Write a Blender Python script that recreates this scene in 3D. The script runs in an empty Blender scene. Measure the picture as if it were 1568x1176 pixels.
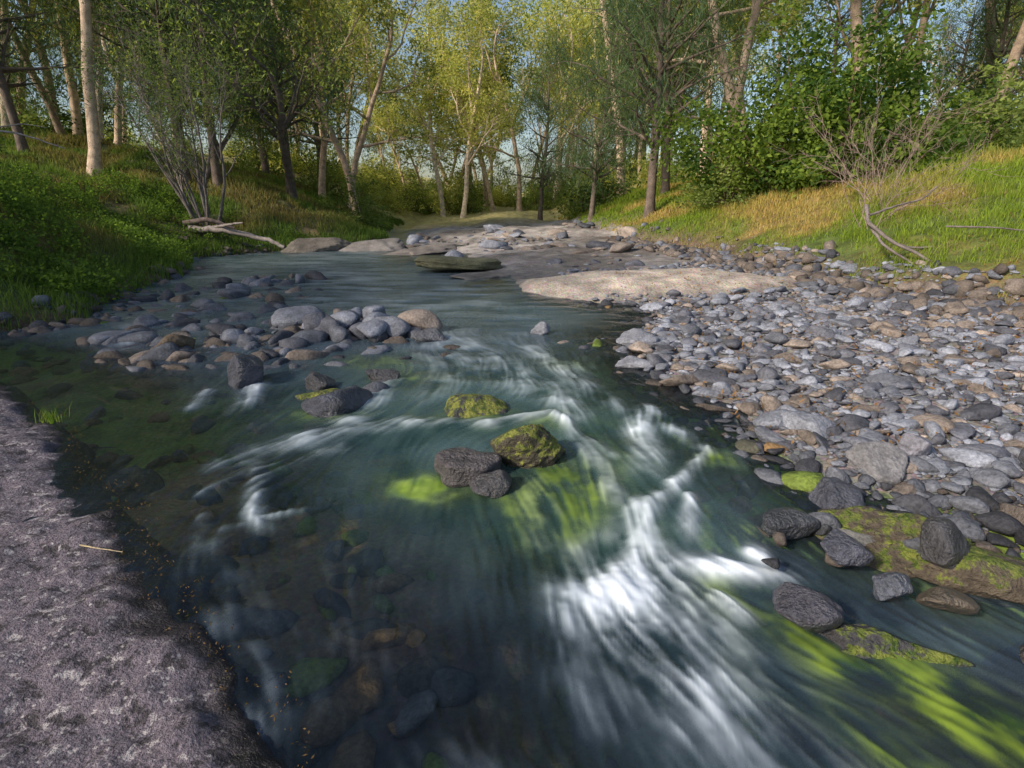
import bpy, bmesh, math, numpy as np
from mathutils import Vector
R0 = np.random.default_rng(7)
scene = bpy.context.scene
scene.view_settings.view_transform = 'Standard'
scene.view_settings.look = 'None'
scene.view_settings.exposure = 0

# ------------------------------------------------------------ helpers
def build(name, blocks, mats, parent=None, mesh_only=False, loc=(0,0,0)):
    Vs, Ls, starts, mi, sm, Cs = [], [], [], [], [], []
    vo = 0; lo = 0
    for b in blocks:
        V, F = b['V'], b['F']
        n, k = F.shape
        Vs.append(V); Ls.append((F+vo).ravel())
        starts.append(lo+np.arange(n)*k); lo += n*k; vo += len(V)
        mi.append(np.full(n, b.get('m', 0))); sm.append(np.full(n, b.get('s', True)))
        c = b.get('C')
        if c is None: c = np.ones((len(V), 3))
        c = np.broadcast_to(np.asarray(c, float), (len(V), 3))
        Cs.append(c)
    V = np.concatenate(Vs); L = np.concatenate(Ls); st = np.concatenate(starts)
    me = bpy.data.meshes.new(name)
    me.vertices.add(len(V)); me.vertices.foreach_set('co', V.astype(np.float32).ravel())
    me.loops.add(len(L)); me.loops.foreach_set('vertex_index', L.astype(np.int32))
    me.polygons.add(len(st)); me.polygons.foreach_set('loop_start', st.astype(np.int32))
    me.polygons.foreach_set('material_index', np.concatenate(mi).astype(np.int32))
    me.polygons.foreach_set('use_smooth', np.concatenate(sm))
    me.update(calc_edges=True)
    C = np.concatenate(Cs); C = np.concatenate([C, np.ones((len(C), 1))], 1)
    a = me.color_attributes.new('Col', 'FLOAT_COLOR', 'POINT')
    a.data.foreach_set('color', C.astype(np.float32).ravel())
    for m in mats: me.materials.append(m)
    if mesh_only: return me
    return add(name, me, parent, loc)

def add(name, me, parent=None, loc=(0,0,0), rot=0, sc=1.0, tilt=(0,0)):
    o = bpy.data.objects.new(name, me)
    scene.collection.objects.link(o)
    o.location = loc; o.rotation_euler = (tilt[0], tilt[1], rot)
    o.scale = (sc, sc, sc) if np.isscalar(sc) else sc
    if parent: o.parent = parent
    return o

def empty(name):
    o = bpy.data.objects.new(name, None); scene.collection.objects.link(o); return o

_tabs = {}
def vn(x, y, seed=0):
    if seed not in _tabs: _tabs[seed] = np.random.default_rng(1000+seed).random((256, 256))
    T = _tabs[seed]
    xi = np.floor(x).astype(int); yi = np.floor(y).astype(int)
    fx = x-xi; fy = y-yi
    fx = fx*fx*(3-2*fx); fy = fy*fy*(3-2*fy)
    a = T[xi & 255, yi & 255]; b = T[(xi+1) & 255, yi & 255]
    c = T[xi & 255, (yi+1) & 255]; d = T[(xi+1) & 255, (yi+1) & 255]
    return (a*(1-fx)+b*fx)*(1-fy)+(c*(1-fx)+d*fx)*fy
def fbm(x, y, seed=0, o=4):
    s = 0; a = .5; t = 0
    for i in range(o):
        s = s+a*vn(x*2**i+17*i, y*2**i+5*i, seed+i); t += a; a *= .5
    return s/t
def sstep(t):
    t = np.clip(t, 0, 1); return t*t*(3-2*t)
def sig(t): return 1/(1+np.exp(-np.clip(t, -30, 30)))

def pdist(x, y, P):
    best = np.full(x.shape, 1e18)
    for (ax, ay), (bx, by) in zip(P[:-1], P[1:]):
        dx, dy = bx-ax, by-ay
        t = np.clip(((x-ax)*dx+(y-ay)*dy)/(dx*dx+dy*dy), 0, 1)
        d = (x-ax-t*dx)**2+(y-ay-t*dy)**2
        best = np.minimum(best, d)
    return np.sqrt(best)
def inside(x, y, P):
    r = np.zeros(x.shape, bool)
    for (ax, ay), (bx, by) in zip(P, P[1:]+P[:1]):
        if ay == by: continue
        c = ((ay > y) != (by > y)) & (x < (bx-ax)*(y-ay)/(by-ay)+ax)
        r ^= c
    return r
def sdist(x, y, P, closing):
    d = pdist(x, y, P)
    return np.where(inside(x, y, P+closing), d, -d)

# ------------------------------------------------------------ site plan (metres)
LT = [(-13,-200),(-10,-5),(-8.2,3),(-7.2,5.6),(-6.2,6.7),(-5.75,7.5),(-6.3,9.2),(-6.7,10.9),(-7.5,13.5),(-8.9,16.2),
      (-7.8,18.0),(-5.4,20.0),(-4.9,23),(-6,27),(-7,34),(-8,60),(-10,500)]
RW = [(16,-200),(12,-5),(8,1.3),(4.5,2.25),(2.7,2.62),(2.25,2.82),(1.82,3.05),(1.78,3.6),(1.5,4.25),(1.15,5.3),(1.2,6.65),(1.85,7.8),
      (1.75,8.7),(.85,9.2),(.1,10.1),(-.3,12.3),(-2.3,15.2),(-3.4,17.5),(-3.9,21),(-4.1,24),(-5.2,28),(-6,36),(-7,60),(-9,500)]
RT = [(20,-200),(12,-5),(8,4),(6.6,6.8),(5.9,8.2),(5.5,10.4),(5.2,12),(4.8,14.5),(3.8,18.5),(3.1,24),(3.2,32),(3,60),(3,500)]
SL = [(.3,-6),(-.08,-1),(-.33,.7),(-.60,1.25),(-.98,1.634),(-1.31,1.95),(-1.66,2.256),(-2.0,2.7),(-2.45,3.02),(-3.1,3.75),(-3.87,4.37),(-4.89,5.19),(-7.0,5.9),(-9,6)]
def dL(x, y): return sdist(x, y, LT, [(-900,500),(-900,-200)])
def dR(x, y): return sdist(x, y, RW, [(900,500),(900,-200)])
def dT(x, y): return sdist(x, y, RT, [(900,500),(900,-200)])
def dS(x, y): return sdist(x, y, SL, [(-9,-6)])
def barf(x, y): return np.exp(-((((x-2.3)+(y-10.3)*.25)/2.4)**2+((y-10.3)/1.1)**2)**1.5)

def terrain(x, y, full=False):
    x = np.asarray(x, float); y = np.asarray(y, float)
    wob = (fbm(x*.9, y*.9, 3)-.5)*.7
    l = dL(x, y)+wob; r = dR(x, y)+wob*.35; t = dT(x, y)+wob*1.2; s = dS(x, y)
    m = np.minimum(-l, -r)
    z = -.03-.27*sstep(m/1.3)+.1*(fbm(x*2, y*2, 9)-.5)*sstep(m/.5)
    isl = np.exp(-(((x+3.0)/1.8)**2+((y-6.7)/1.25)**2))+np.exp(-(((x+4.7)/1.0)**2+((y-9.6)/1.8)**2))
    z = z+.29*np.minimum(isl, 1)*(m > 0)
    z = np.where((s > -.1), np.minimum(z, -.3), z)
    lsl = .55-.15*sstep((y-12)/8)
    rise = lsl*np.maximum(l-.9, 0)
    rise = 5.2*(1-np.exp(-rise/4.2))
    zl = .16*sstep(l/.25)+.2*sstep(l/1.2)+rise+(fbm(x*.5, y*.5, 5)-.5)*.9*sstep(l/3)+(fbm(x*3, y*3, 6)-.5)*.12*sstep(l/.5)
    zr = .07*sstep(r/.35)+.3*sstep(r/7)+(fbm(x*1.7, y*1.7, 11)-.5)*.12*sstep(r/.8)
    zr = zr+(fbm(x*.35+3, y*.35, 13, 5)-.42)*.75*sstep((y-13)/4)*sstep(r/1.2)
    bar = barf(x, y)
    zr = zr+.26*bar*sstep(r/.4)
    rr = .37*np.maximum(t, 0)
    rr = 3.4*(1-np.exp(-rr/3.0))
    zr = zr+.12*sstep(t/.5)+rr+(fbm(x*.45, y*.45, 7)-.5)*.6*sstep(t/3)+(fbm(x*2.5, y*2.5, 8)-.5)*.14*sstep(t/.5)
    z = np.where(l > 0, zl-.02, z)
    z = np.where((r > 0) & (l <= 0), zr-.02, z)
    z = z+np.maximum(y-40, 0)*.05*np.exp(-np.maximum(y-40, 0)/150)
    if full: return z, l, r, t, s, bar, isl, m
    return z

# ------------------------------------------------------------ materials
def newmat(name):
    m = bpy.data.materials.new(name); m.use_nodes = True
    nt = m.node_tree; nt.nodes.clear()
    return m, nt, nt.nodes, nt.links
def N(nodes, t, **kw):
    n = nodes.new(t)
    for k, v in kw.items(): setattr(n, k, v)
    return n
def mix_rgb(nd, lk, a, b, fac, mode='MIX'):
    n = nd.new('ShaderNodeMix'); n.data_type = 'RGBA'; n.blend_type = mode
    for sock, v in ((n.inputs[0], fac), (n.inputs[6], a), (n.inputs[7], b)):
        if hasattr(v, 'links'): lk.new(v, sock)
        else: sock.default_value = v if np.isscalar(v) else (*v, 1)
    return n.outputs[2]
def noise(nd, lk, co, scale, detail=4, rough=.55):
    n = nd.new('ShaderNodeTexNoise'); n.inputs['Scale'].default_value = scale
    n.inputs['Detail'].default_value = detail; n.inputs['Roughness'].default_value = rough
    lk.new(co, n.inputs['Vector']); return n.outputs[0]
def ramp(nd, lk, v, stops):
    n = nd.new('ShaderNodeValToRGB'); cr = n.color_ramp
    while len(cr.elements) < len(stops): cr.elements.new(.5)
    for e, (p, c) in zip(cr.elements, stops):
        e.position = p; e.color = (c, c, c, 1) if np.isscalar(c) else (*c, 1)
    lk.new(v, n.inputs[0]); return n.outputs[0]

def surf_mat(name, rough=.85, nscale=8, namt=(.6, 1.4), fine=60, famt=(.7, 1.3), bump=.5, bdist=.02, spec=.3, moss=None, gravel=0):
    m, nt, nd, lk = newmat(name)
    tc = nd.new('ShaderNodeTexCoord').outputs['Object']
    at = N(nd, 'ShaderNodeAttribute', attribute_name='Col').outputs['Color']
    n1 = noise(nd, lk, tc, nscale); n2 = noise(nd, lk, tc, fine, 4, .65)
    c = mix_rgb(nd, lk, at, ramp(nd, lk, n1, [(.3, namt[0]), (.7, namt[1])]), 1., 'MULTIPLY')
    c = mix_rgb(nd, lk, c, ramp(nd, lk, n2, [(.3, famt[0]), (.7, famt[1])]), 1., 'MULTIPLY')
    if moss:
        g = nd.new('ShaderNodeNewGeometry'); sp = nd.new('ShaderNodeSeparateXYZ'); lk.new(g.outputs['Normal'], sp.inputs[0])
        mn = noise(nd, lk, tc, moss[3], 6, .75)
        ad = N(nd, 'ShaderNodeMath', operation='MULTIPLY_ADD'); lk.new(sp.outputs['Z'], ad.inputs[0]); ad.inputs[1].default_value = .10; lk.new(mn, ad.inputs[2])
        mc = mix_rgb(nd, lk, moss[0], moss[1], ramp(nd, lk, noise(nd, lk, tc, 22, 5, .7), [(.38, 0.), (.62, 1.)]))
        c = mix_rgb(nd, lk, c, mc, ramp(nd, lk, ad.outputs[0], [(moss[2], 0.), (moss[2]+.06, .95)]))
    p = nd.new('ShaderNodeBsdfPrincipled'); lk.new(c, p.inputs['Base Color'])
    p.inputs['Roughness'].default_value = rough; p.inputs['Specular IOR Level'].default_value = spec
    hsum = N(nd, 'ShaderNodeMath', operation='MULTIPLY_ADD'); lk.new(n1, hsum.inputs[0]); hsum.inputs[1].default_value = 1.5; lk.new(n2, hsum.inputs[2])
    h = hsum.outputs[0]
    if gravel:
        v = nd.new('ShaderNodeTexVoronoi'); v.inputs['Scale'].default_value = gravel; lk.new(tc, v.inputs['Vector'])
        h2 = N(nd, 'ShaderNodeMath', operation='MULTIPLY_ADD'); lk.new(v.outputs['Distance'], h2.inputs[0]); h2.inputs[1].default_value = -1.0; lk.new(h, h2.inputs[2]); h = h2.outputs[0]
        c2 = mix_rgb(nd, lk, c, mix_rgb(nd, lk, (.5, .5, .5), v.outputs['Color'], .25), .6, 'OVERLAY'); lk.new(c2, p.inputs['Base Color'])
    b = nd.new('ShaderNodeBump'); b.inputs['Strength'].default_value = bump; b.inputs['Distance'].default_value = bdist
    lk.new(h, b.inputs['Height']); lk.new(b.outputs[0], p.inputs['Normal'])
    o = nd.new('ShaderNodeOutputMaterial'); lk.new(p.outputs[0], o.inputs[0])
    return m

def leaf_mat(name, trans=.5):
    m, nt, nd, lk = newmat(name)
    at = N(nd, 'ShaderNodeAttribute', attribute_name='Col').outputs['Color']
    d = nd.new('ShaderNodeBsdfDiffuse'); t = nd.new('ShaderNodeBsdfTranslucent')
    lk.new(at, d.inputs[0])
    tc = mix_rgb(nd, lk, at, (1.4, 1.4, .7), 1., 'MULTIPLY'); lk.new(tc, t.inputs[0])
    x = nd.new('ShaderNodeMixShader'); x.inputs[0].default_value = trans; lk.new(d.outputs[0], x.inputs[1]); lk.new(t.outputs[0], x.inputs[2])
    o = nd.new('ShaderNodeOutputMaterial'); lk.new(x.outputs[0], o.inputs[0])
    return m

M_ground = surf_mat('ground_mat', nscale=3, fine=35, bump=.6, bdist=.02, gravel=26)
M_stone = surf_mat('river_stone_mat', rough=.72, nscale=7, namt=(.65, 1.35), fine=45, famt=(.6, 1.4), bump=.8, bdist=.018)
M_wet = surf_mat('wet_rock_mat', rough=.3, nscale=9, fine=45, bump=1., bdist=.03, spec=.6)
M_moss = surf_mat('mossy_rock_mat', rough=.6, nscale=8, fine=50, bump=1., bdist=.035, moss=((.05, .09, .012), (.30, .31, .07), .51, 12))
M_algae = surf_mat('algae_rock_mat', rough=.45, nscale=8, fine=50, bump=1., bdist=.03, moss=((.04, .08, .01), (.20, .23, .045), .54, 8))
M_out = surf_mat('bedrock_mat', rough=.85, nscale=2.5, fine=30, bump=.8, bdist=.04)
M_bark = surf_mat('bark_mat', nscale=5, fine=40, bump=.8, bdist=.02)
M_wood = surf_mat('dead_wood_mat', nscale=9, fine=60, bump=.6, bdist=.01)
M_leaf = leaf_mat('leaf_mat'); M_grass = leaf_mat('grass_mat', .35)

def slab_material():
    m, nt, nd, lk = newmat('rock_slab_mat')
    tc = nd.new('ShaderNodeTexCoord').outputs['Object']
    at = N(nd, 'ShaderNodeAttribute', attribute_name='Col').outputs['Color']
    nA = noise(nd, lk, tc, 2.2, 4); nB = noise(nd, lk, tc, 19, 5, .65); nC = noise(nd, lk, tc, 75, 4, .7); nD = noise(nd, lk, tc, 13, 4, .7)
    c = mix_rgb(nd, lk, (.12, .10, .13), (.19, .165, .20), nA)
    c = mix_rgb(nd, lk, c, ramp(nd, lk, nC, [(.34, .55), (.66, 1.45)]), 1., 'MULTIPLY')
    c = mix_rgb(nd, lk, c, (.028, .025, .03), ramp(nd, lk, nD, [(.40, .85), (.47, 0.)]))
    c = mix_rgb(nd, lk, c, (.46, .43, .45), ramp(nd, lk, nB, [(.58, 0.), (.63, .8)]))
    v = nd.new('ShaderNodeTexVoronoi'); v.inputs['Scale'].default_value = 26; lk.new(tc, v.inputs['Vector'])
    c = mix_rgb(nd, lk, c, (.43, .41, .42), ramp(nd, lk, v.outputs['Distance'], [(.13, .75), (.2, 0.)]))
    c = mix_rgb(nd, lk, c, at, 1., 'MULTIPLY')
    p = nd.new('ShaderNodeBsdfPrincipled'); lk.new(c, p.inputs['Base Color'])
    sp = nd.new('ShaderNodeSeparateColor'); lk.new(at, sp.inputs[0])
    lk.new(ramp(nd, lk, sp.outputs[0], [(.1, .4), (.8, .85)]), p.inputs['Roughness'])
    hs = N(nd, 'ShaderNodeMath', operation='MULTIPLY_ADD'); lk.new(nD, hs.inputs[0]); hs.inputs[1].default_value = 2.; lk.new(nC, hs.inputs[2])
    b = nd.new('ShaderNodeBump'); b.inputs['Strength'].default_value = .9; b.inputs['Distance'].default_value = .018
    lk.new(hs.outputs[0], b.inputs['Height']); lk.new(b.outputs[0], p.inputs['Normal'])
    o = nd.new('ShaderNodeOutputMaterial'); lk.new(p.outputs[0], o.inputs[0])
    return m
M_slab = slab_material()

def water_material():
    m, nt, nd, lk = newmat('creek_water_mat')
    at = N(nd, 'ShaderNodeAttribute', attribute_name='Col').outputs['Color']
    de = N(nd, 'ShaderNodeAttribute', attribute_name='dens').outputs['Fac']
    tr = nd.new('ShaderNodeBsdfTransparent'); tr.inputs[0].default_value = (.88, .93, .93, 1)
    gl = nd.new('ShaderNodeBsdfGlossy'); gl.inputs['Roughness'].default_value = .2
    fr = nd.new('ShaderNodeFresnel'); fr.inputs[0].default_value = 1.4
    x = nd.new('ShaderNodeMixShader'); lk.new(fr.outputs[0], x.inputs[0]); lk.new(tr.outputs[0], x.inputs[1]); lk.new(gl.outputs[0], x.inputs[2])
    p = nd.new('ShaderNodeBsdfPrincipled'); lk.new(at, p.inputs['Base Color']); p.inputs['Roughness'].default_value = .35; p.inputs['IOR'].default_value = 1.36
    y = nd.new('ShaderNodeMixShader'); lk.new(de, y.inputs[0]); lk.new(x.outputs[0], y.inputs[1]); lk.new(p.outputs[0], y.inputs[2])
    o = nd.new('ShaderNodeOutputMaterial'); lk.new(y.outputs[0], o.inputs[0])
    return m
M_water = water_material()

# ------------------------------------------------------------ ground sheet
def axis(lo, hi, fine_lo, fine_hi, step, grow=1.06):
    a = list(np.arange(fine_lo, fine_hi, step))
    s = step; v = fine_lo; pre = []
    while v > lo: s *= grow; v -= s; pre.append(v)
    s = step; v = a[-1]
    while v < hi: s *= grow; v += s; a.append(v)
    return np.array(pre[::-1]+a)
def grid(xs, ys):
    X, Y = np.meshgrid(xs, ys)
    n, k = X.shape
    i = np.arange(n*k).reshape(n, k)
    F = np.stack([i[:-1, :-1], i[:-1, 1:], i[1:, 1:], i[1:, :-1]], -1).reshape(-1, 4)
    return X.ravel(), Y.ravel(), F
X, Y, F = grid(axis(-400, 400, -9, 9, .055), axis(-150, 450, .5, 22, .05))
Z, l, r, t, s, bar, isl, m = terrain(X, Y, True)
n1 = fbm(X*.6, Y*.6, 20)[:, None]; n2 = fbm(X*2.3, Y*2.3, 24)[:, None]
def col(*c): return np.array(c)[None, :]
def lerp(a, b, f):
    f = np.asarray(f); f = f[:, None] if f.ndim == 1 else f
    return a*(1-f)+b*f
bed = lerp(col(.07, .075, .05), col(.22, .165, .08), sstep((n2-.3)*2.2))
bed = lerp(bed, col(.28, .19, .09), np.exp(-((s+.5)/.6)**2)*(s < 0)*.85)
bed = lerp(bed, col(.13, .22, .03), .85*sstep((n1[:, 0]-.40)*5)*(Y < 7))
bed = lerp(bed, col(.03, .035, .05), np.clip(np.exp(-(((X+.4)/.9)**2+((Y-1.6)/.9)**2)), 0, 1)*.8)
gravel = lerp(col(.14, .13, .13), col(.21, .195, .19), n2)
gravel = lerp(gravel, lerp(col(.36, .31, .27), col(.47, .41, .36), n2), np.clip(bar*1.8, 0, 1))
gravel = lerp(gravel, lerp(col(.15, .135, .125), col(.37, .34, .33), sstep((n1-.3)*2.5)), sstep((Y-11.5)/4))
rb = lerp(col(.08, .115, .025), col(.20, .15, .055), sstep((n1-.35)*3))
rub = col(.13, .095, .07)
lb = lerp(col(.06, .08, .03), col(.17, .125, .065), sstep((n1-.4)*3))
C = bed
C = lerp(C, gravel, sstep((r+.05)/.15))
C = lerp(C, rub, sstep((t+1.1)/.8)*(r > 0)*(Y < 20)*(bar < .35))
C = lerp(C, rb, sstep((t-.1)/.6)*(r > 0))
C = np.where((l > 0)[:, None], lerp(col(.10, .075, .05), lb, sstep(l/.8)), C)
C = lerp(C, col(.50, .44, .17), sstep((Y-30)/8)*.85)  # far ground brightened in colour to look like warm sunlit grass
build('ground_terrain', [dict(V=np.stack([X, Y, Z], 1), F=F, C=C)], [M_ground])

# ------------------------------------------------------------ rock slab, near left bank
X, Y, F = grid(np.arange(-9, .4, .022), np.arange(-5, 6.2, .022))
S = dS(X, Y)+(fbm(X*2.5, Y*2.5, 31)-.5)*.22+(fbm(X*12, Y*12, 35)-.5)*.06
Z = -.30+.30*sstep((S+.12)/.2)+.06*sstep(S/.3)+.22*sstep(S/2.2)
Z += ((fbm(X*1.5, Y*1.5, 33)-.5)*.12+(fbm(X*9, Y*9, 36, 5)-.5)*.06)*sstep(S/.15)
edge = sstep((S-.12)/(.03+.16*fbm(X*4, Y*4, 38))-(fbm(X*14, Y*14, 39)-.5)*1.2)
C = lerp(col(.15, .14, .145), col(1, 1, 1), edge)
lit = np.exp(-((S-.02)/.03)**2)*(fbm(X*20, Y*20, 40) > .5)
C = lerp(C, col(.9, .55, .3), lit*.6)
kf = (S > -.3)[F].all(1); F = F[kf]
idx = -np.ones(len(X), int); used = np.unique(F); idx[used] = np.arange(len(used)); F = idx[F]
build('rock_slab', [dict(V=np.stack([X, Y, Z], 1)[used], F=F, C=C[used])], [M_slab])
def slab_z(x, y):
    S = dS(np.array([x]), np.array([y]))
    return float((.06*sstep(S/.3)+.22*sstep(S/2.2))[0])

# ------------------------------------------------------------ water
ys = np.concatenate([np.arange(-4, .9, .04), .9*1.0052**np.arange(0, 690)])
X, Y, F = grid(np.arange(-9, 5.6, .0125), ys)
ctrl = np.array([(-4,17,1,-1.5),(-2.5,13,.4,-1),(-1.5,9.5,.2,-1),(-.8,7.5,.1,-1),(-.5,6,.35,-1),(.3,5,.5,-1),(.5,4.3,.5,-1),(.9,3.8,0,-1),
 (.6,3.2,.25,-1),(.65,2.6,-.05,-1),(.45,2.15,-.15,-1),(.75,2.15,.3,-1),(.6,1.7,.3,-1),(.3,1.6,.2,-1),(1,1.4,.6,-1),(1.5,1.7,.9,-.8),(1.2,2.3,1,-.15),(-.3,3.95,-1,-.02),(.2,4.0,-1,.1),(.5,3.7,.5,-1),
 (-1.1,3.8,-1,-.45),(-1.5,3.3,-.8,-.8),(-1.65,2.9,.1,-1),(-1.4,2.5,.4,-1),(-1,1.8,.6,-1),(-.3,1.4,.5,-1),(-.3,2.6,.4,-1),(-.4,2,.4,-1),(-.5,3.2,.2,-1),
 (-2.3,4.5,.1,-1),(-4.5,6.5,.6,-1),(-3.2,4.6,1,-.7),(-2.2,3.4,.8,-1),(-1.1,4.6,-.2,-1),(-5.5,10,.3,-1),(1.3,3.3,-.8,-1),(2,2.4,.5,-1),(2,1.8,.7,-.8)])
cd = ctrl[:, 2:]/np.linalg.norm(ctrl[:, 2:], axis=1)[:, None]
gx = np.arange(-9.2, 6, .08); gy = np.arange(-4.4, 34, .08)
GX, GY = np.meshgrid(gx, gy); fu = np.zeros(GX.shape); fv = np.zeros(GX.shape)
for (cx, cy, _, _), (dx, dy) in zip(ctrl, cd):
    w = 1/(((GX-cx)**2+(GY-cy)**2)+.08)**1.3
    fu += w*dx; fv += w*dy
nrm = np.hypot(fu, fv)+1e-9; fu /= nrm; fv /= nrm
def samp(G, x, y):
    a = np.clip((x-gx[0])/.08, 0, len(gx)-1.01); b = np.clip((y-gy[0])/.08, 0, len(gy)-1.01)
    i = a.astype(int); j = b.astype(int); a -= i; b -= j
    return (G[j, i]*(1-a)+G[j, i+1]*a)*(1-b)+(G[j+1, i]*(1-a)+G[j+1, i+1]*a)*b
ang = (fbm(GX*1.8, GY*1.8, 50, 3)-.5)*1.3
fu, fv = fu*np.cos(ang)-fv*np.sin(ang), fu*np.sin(ang)+fv*np.cos(ang)
sel = np.where((Y > .5))[0]
fine = np.zeros(len(X)); coarse = np.zeros(len(X))
x0, y0 = X[sel], Y[sel]
stp = .010*np.clip(y0/2.0, .8, 1.6)
ff = np.zeros(len(sel)); fc = np.zeros(len(sel))
for sgn in (1, -1):
    x = x0.copy(); y = y0.copy()
    for k in range(13):
        u = samp(fu, x, y); v = samp(fv, x, y)
        x += sgn*u*stp; y += sgn*v*stp
        wk = 1-k/13
        if k < 11: ff += wk*vn(x/.024, y/.024, 60)
        fc += wk*(vn(x/.07, y/.07, 61)+1.3*vn(x/.2, y/.2, 62))
ff = (ff-ff.mean())/ff.std(); fc = (fc-fc.mean())/fc.std()
fine[sel] = ff; coarse[sel] = fc
caps = [
 [(.70,2.82,.06,.9),(.66,2.62,.11,1),(.63,2.42,.18,1.15),(.54,2.2,.26,1.3),(.54,2.02,.27,1.2),(.60,1.80,.23,.95),(.70,1.58,.20,.65),(.82,1.35,.16,.45),(.92,1.2,.14,.35)],
 [(.667,2.31,.11,1),(.80,2.1,.12,.6),(.89,1.83,.12,.5),(.98,1.5,.14,.35),(1.08,1.3,.12,.25)],
 [(.42,2.27,.10,.9),(.28,2.12,.12,.8),(.24,1.85,.10,.45),(.33,1.5,.1,.2)],
 [(.70,2.40,.08,1),(.90,2.38,.09,1),(1.1,2.33,.08,.95),(1.3,2.28,.07,.8)],
 [(1.24,2.46,.06,.95),(1.3,2.36,.05,.6)],
 [(.925,2.16,.05,.95),(1.0,2.03,.05,.85)],
 [(1.02,2.9,.04,.6),(.93,2.62,.06,.75)],
 [(1.06,4.2,.09,.7),(.9,3.8,.11,.9),(.93,3.5,.13,.6),(.85,3.2,.10,.4)],
 [(1.1,4.1,.07,.6),(1.25,3.7,.08,.55),(1.3,3.5,.06,.5)],
 [(1.33,3.55,.03,.6),(1.05,3.12,.05,.8),(.78,2.85,.07,1),(.7,2.65,.06,1)],
 [(.455,3.85,.07,.75),(.56,3.3,.08,.45),(.6,2.85,.07,.5)],
 [(-1.3,3.66,.09,.5),(-.7,3.90,.09,.65),(-.115,3.90,.06,.75),(.30,4.12,.055,.85),(.48,3.85,.06,.75),(.66,3.45,.06,.45)],
 [(-.7,3.95,.08,.45),(-1.2,3.9,.12,.65),(-1.5,3.5,.13,.65),(-1.85,3.2,.10,.4)],
 [(-1.15,3.52,.07,.5),(-1.55,3.17,.07,.65),(-1.36,2.62,.05,.65),(-1.25,2.5,.05,.35)],
 [(-1.55,3.4,.06,.45),(-1.72,2.85,.05,.35)],
 [(-1.15,2.72,.04,.5),(-1.3,2.62,.04,.5),(-1.45,2.5,.04,.3)],
 [(-1.62,2.62,.035,.5),(-1.5,2.35,.05,.25)],
 [(-1.45,2.35,.10,.26),(-1.1,1.85,.14,.25),(-.75,1.4,.18,.24)],
 [(-.75,2.2,.16,.15),(-.45,1.7,.18,.18),(-.15,1.25,.18,.26)],
 [(.1,3.1,.12,.22),(.15,2.5,.16,.22)],
 [(-.9,7.6,.35,.3),(-.7,6.8,.35,.45),(-.46,6.04,.35,.55),(-.05,5.15,.3,.55),(.35,4.55,.2,.6),(.48,4.1,.12,.6)],
 [(-1.05,6.9,.2,.45),(-.69,5.6,.25,.45),(-.6,4.9,.2,.4),(-.7,4.4,.15,.25)],
 [(.1,6.7,.2,.35),(.26,6.04,.2,.5),(.57,4.95,.16,.5),(.9,4.2,.12,.5)],
 [(-1.09,4.95,.08,.5),(-1.12,4.5,.10,.55),(-1.1,4.15,.12,.35)],
 [(-2.25,4.75,.09,.75),(-2.1,4.4,.11,.6),(-2.15,4.0,.12,.3)],
 [(-2.6,4.6,.06,.5),(-2.5,4.2,.07,.35)],
 [(-5.0,7.3,.14,.5),(-4.65,6.7,.14,.6),(-4.3,6.1,.14,.4)],
 [(-4.6,8.4,.15,.5),(-4.2,7.5,.12,.4),(-4.0,6.9,.1,.3)],
 [(-5.5,15,.5,.4),(-3.4,12.3,.9,.5),(-2.0,9.7,.8,.55),(-1.1,8,.5,.45)],  # far pale streaks: water reflection painted in along with the white water
 [(-1.3,13,.5,.4),(-.8,10.5,.6,.5),(-.3,8.8,.5,.4)],
 [(-3.2,9.4,.4,.45),(-2.2,8.3,.3,.4)],
]
mask = np.zeros(len(X))
for c in caps:
    for (ax, ay, aw, ai), (bx, by, bw, bi) in zip(c[:-1], c[1:]):
        dx, dy = bx-ax, by-ay
        tt = np.clip(((X-ax)*dx+(Y-ay)*dy)/(dx*dx+dy*dy), 0, 1)
        d2 = (X-ax-tt*dx)**2+(Y-ay-tt*dy)**2
        w = (aw+(bw-aw)*tt)*1.15
        mask = np.maximum(mask, (ai+(bi-ai)*tt)*np.exp(-d2/w**2))
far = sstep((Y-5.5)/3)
lump = fbm(X*6, Y*6, 78, 3)-.5
rip = (fbm(X*1.6, Y*5.0, 79, 4)-.5)*2.4
mod_n = .56+.11*fine+.13*coarse+1.0*lump
mod_f = .45+.06*fine+.05*coarse+.55*rip
foam_sheen = mask*(mod_n*(1-far)+mod_f*far)+.015*np.maximum(fine+coarse-.8, 0)*(1-far)  # white water plus the painted reflective streaks far upstream
foam_sheen = np.clip(foam_sheen-.05, 0, 1)**1.15
foam_sheen = np.clip(foam_sheen*1.2, 0, .93)*(1-.35*far)
def blob(cx, cy, rx, ry=None, rot=0):
    ry = ry or rx; c, s_ = math.cos(rot), math.sin(rot)
    a = ((X-cx)*c+(Y-cy)*s_)/rx; b = (-(X-cx)*s_+(Y-cy)*c)/ry
    return np.exp(-(a*a+b*b))
st = np.clip(.5+.14*coarse+.07*fine+.6*lump, 0, 1)
base = lerp(col(.035, .06, .105), col(.14, .215, .31), st)
tealm = np.clip(blob(-.3, 4.3, 1.8, 1.9)+blob(.3, 3.0, .6, .9)+.8*blob(-.8, 2.9, .6, .5), 0, 1)
base = lerp(base, lerp(col(.04, .11, .085), col(.16, .29, .28), st), tealm*.75)
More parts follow.
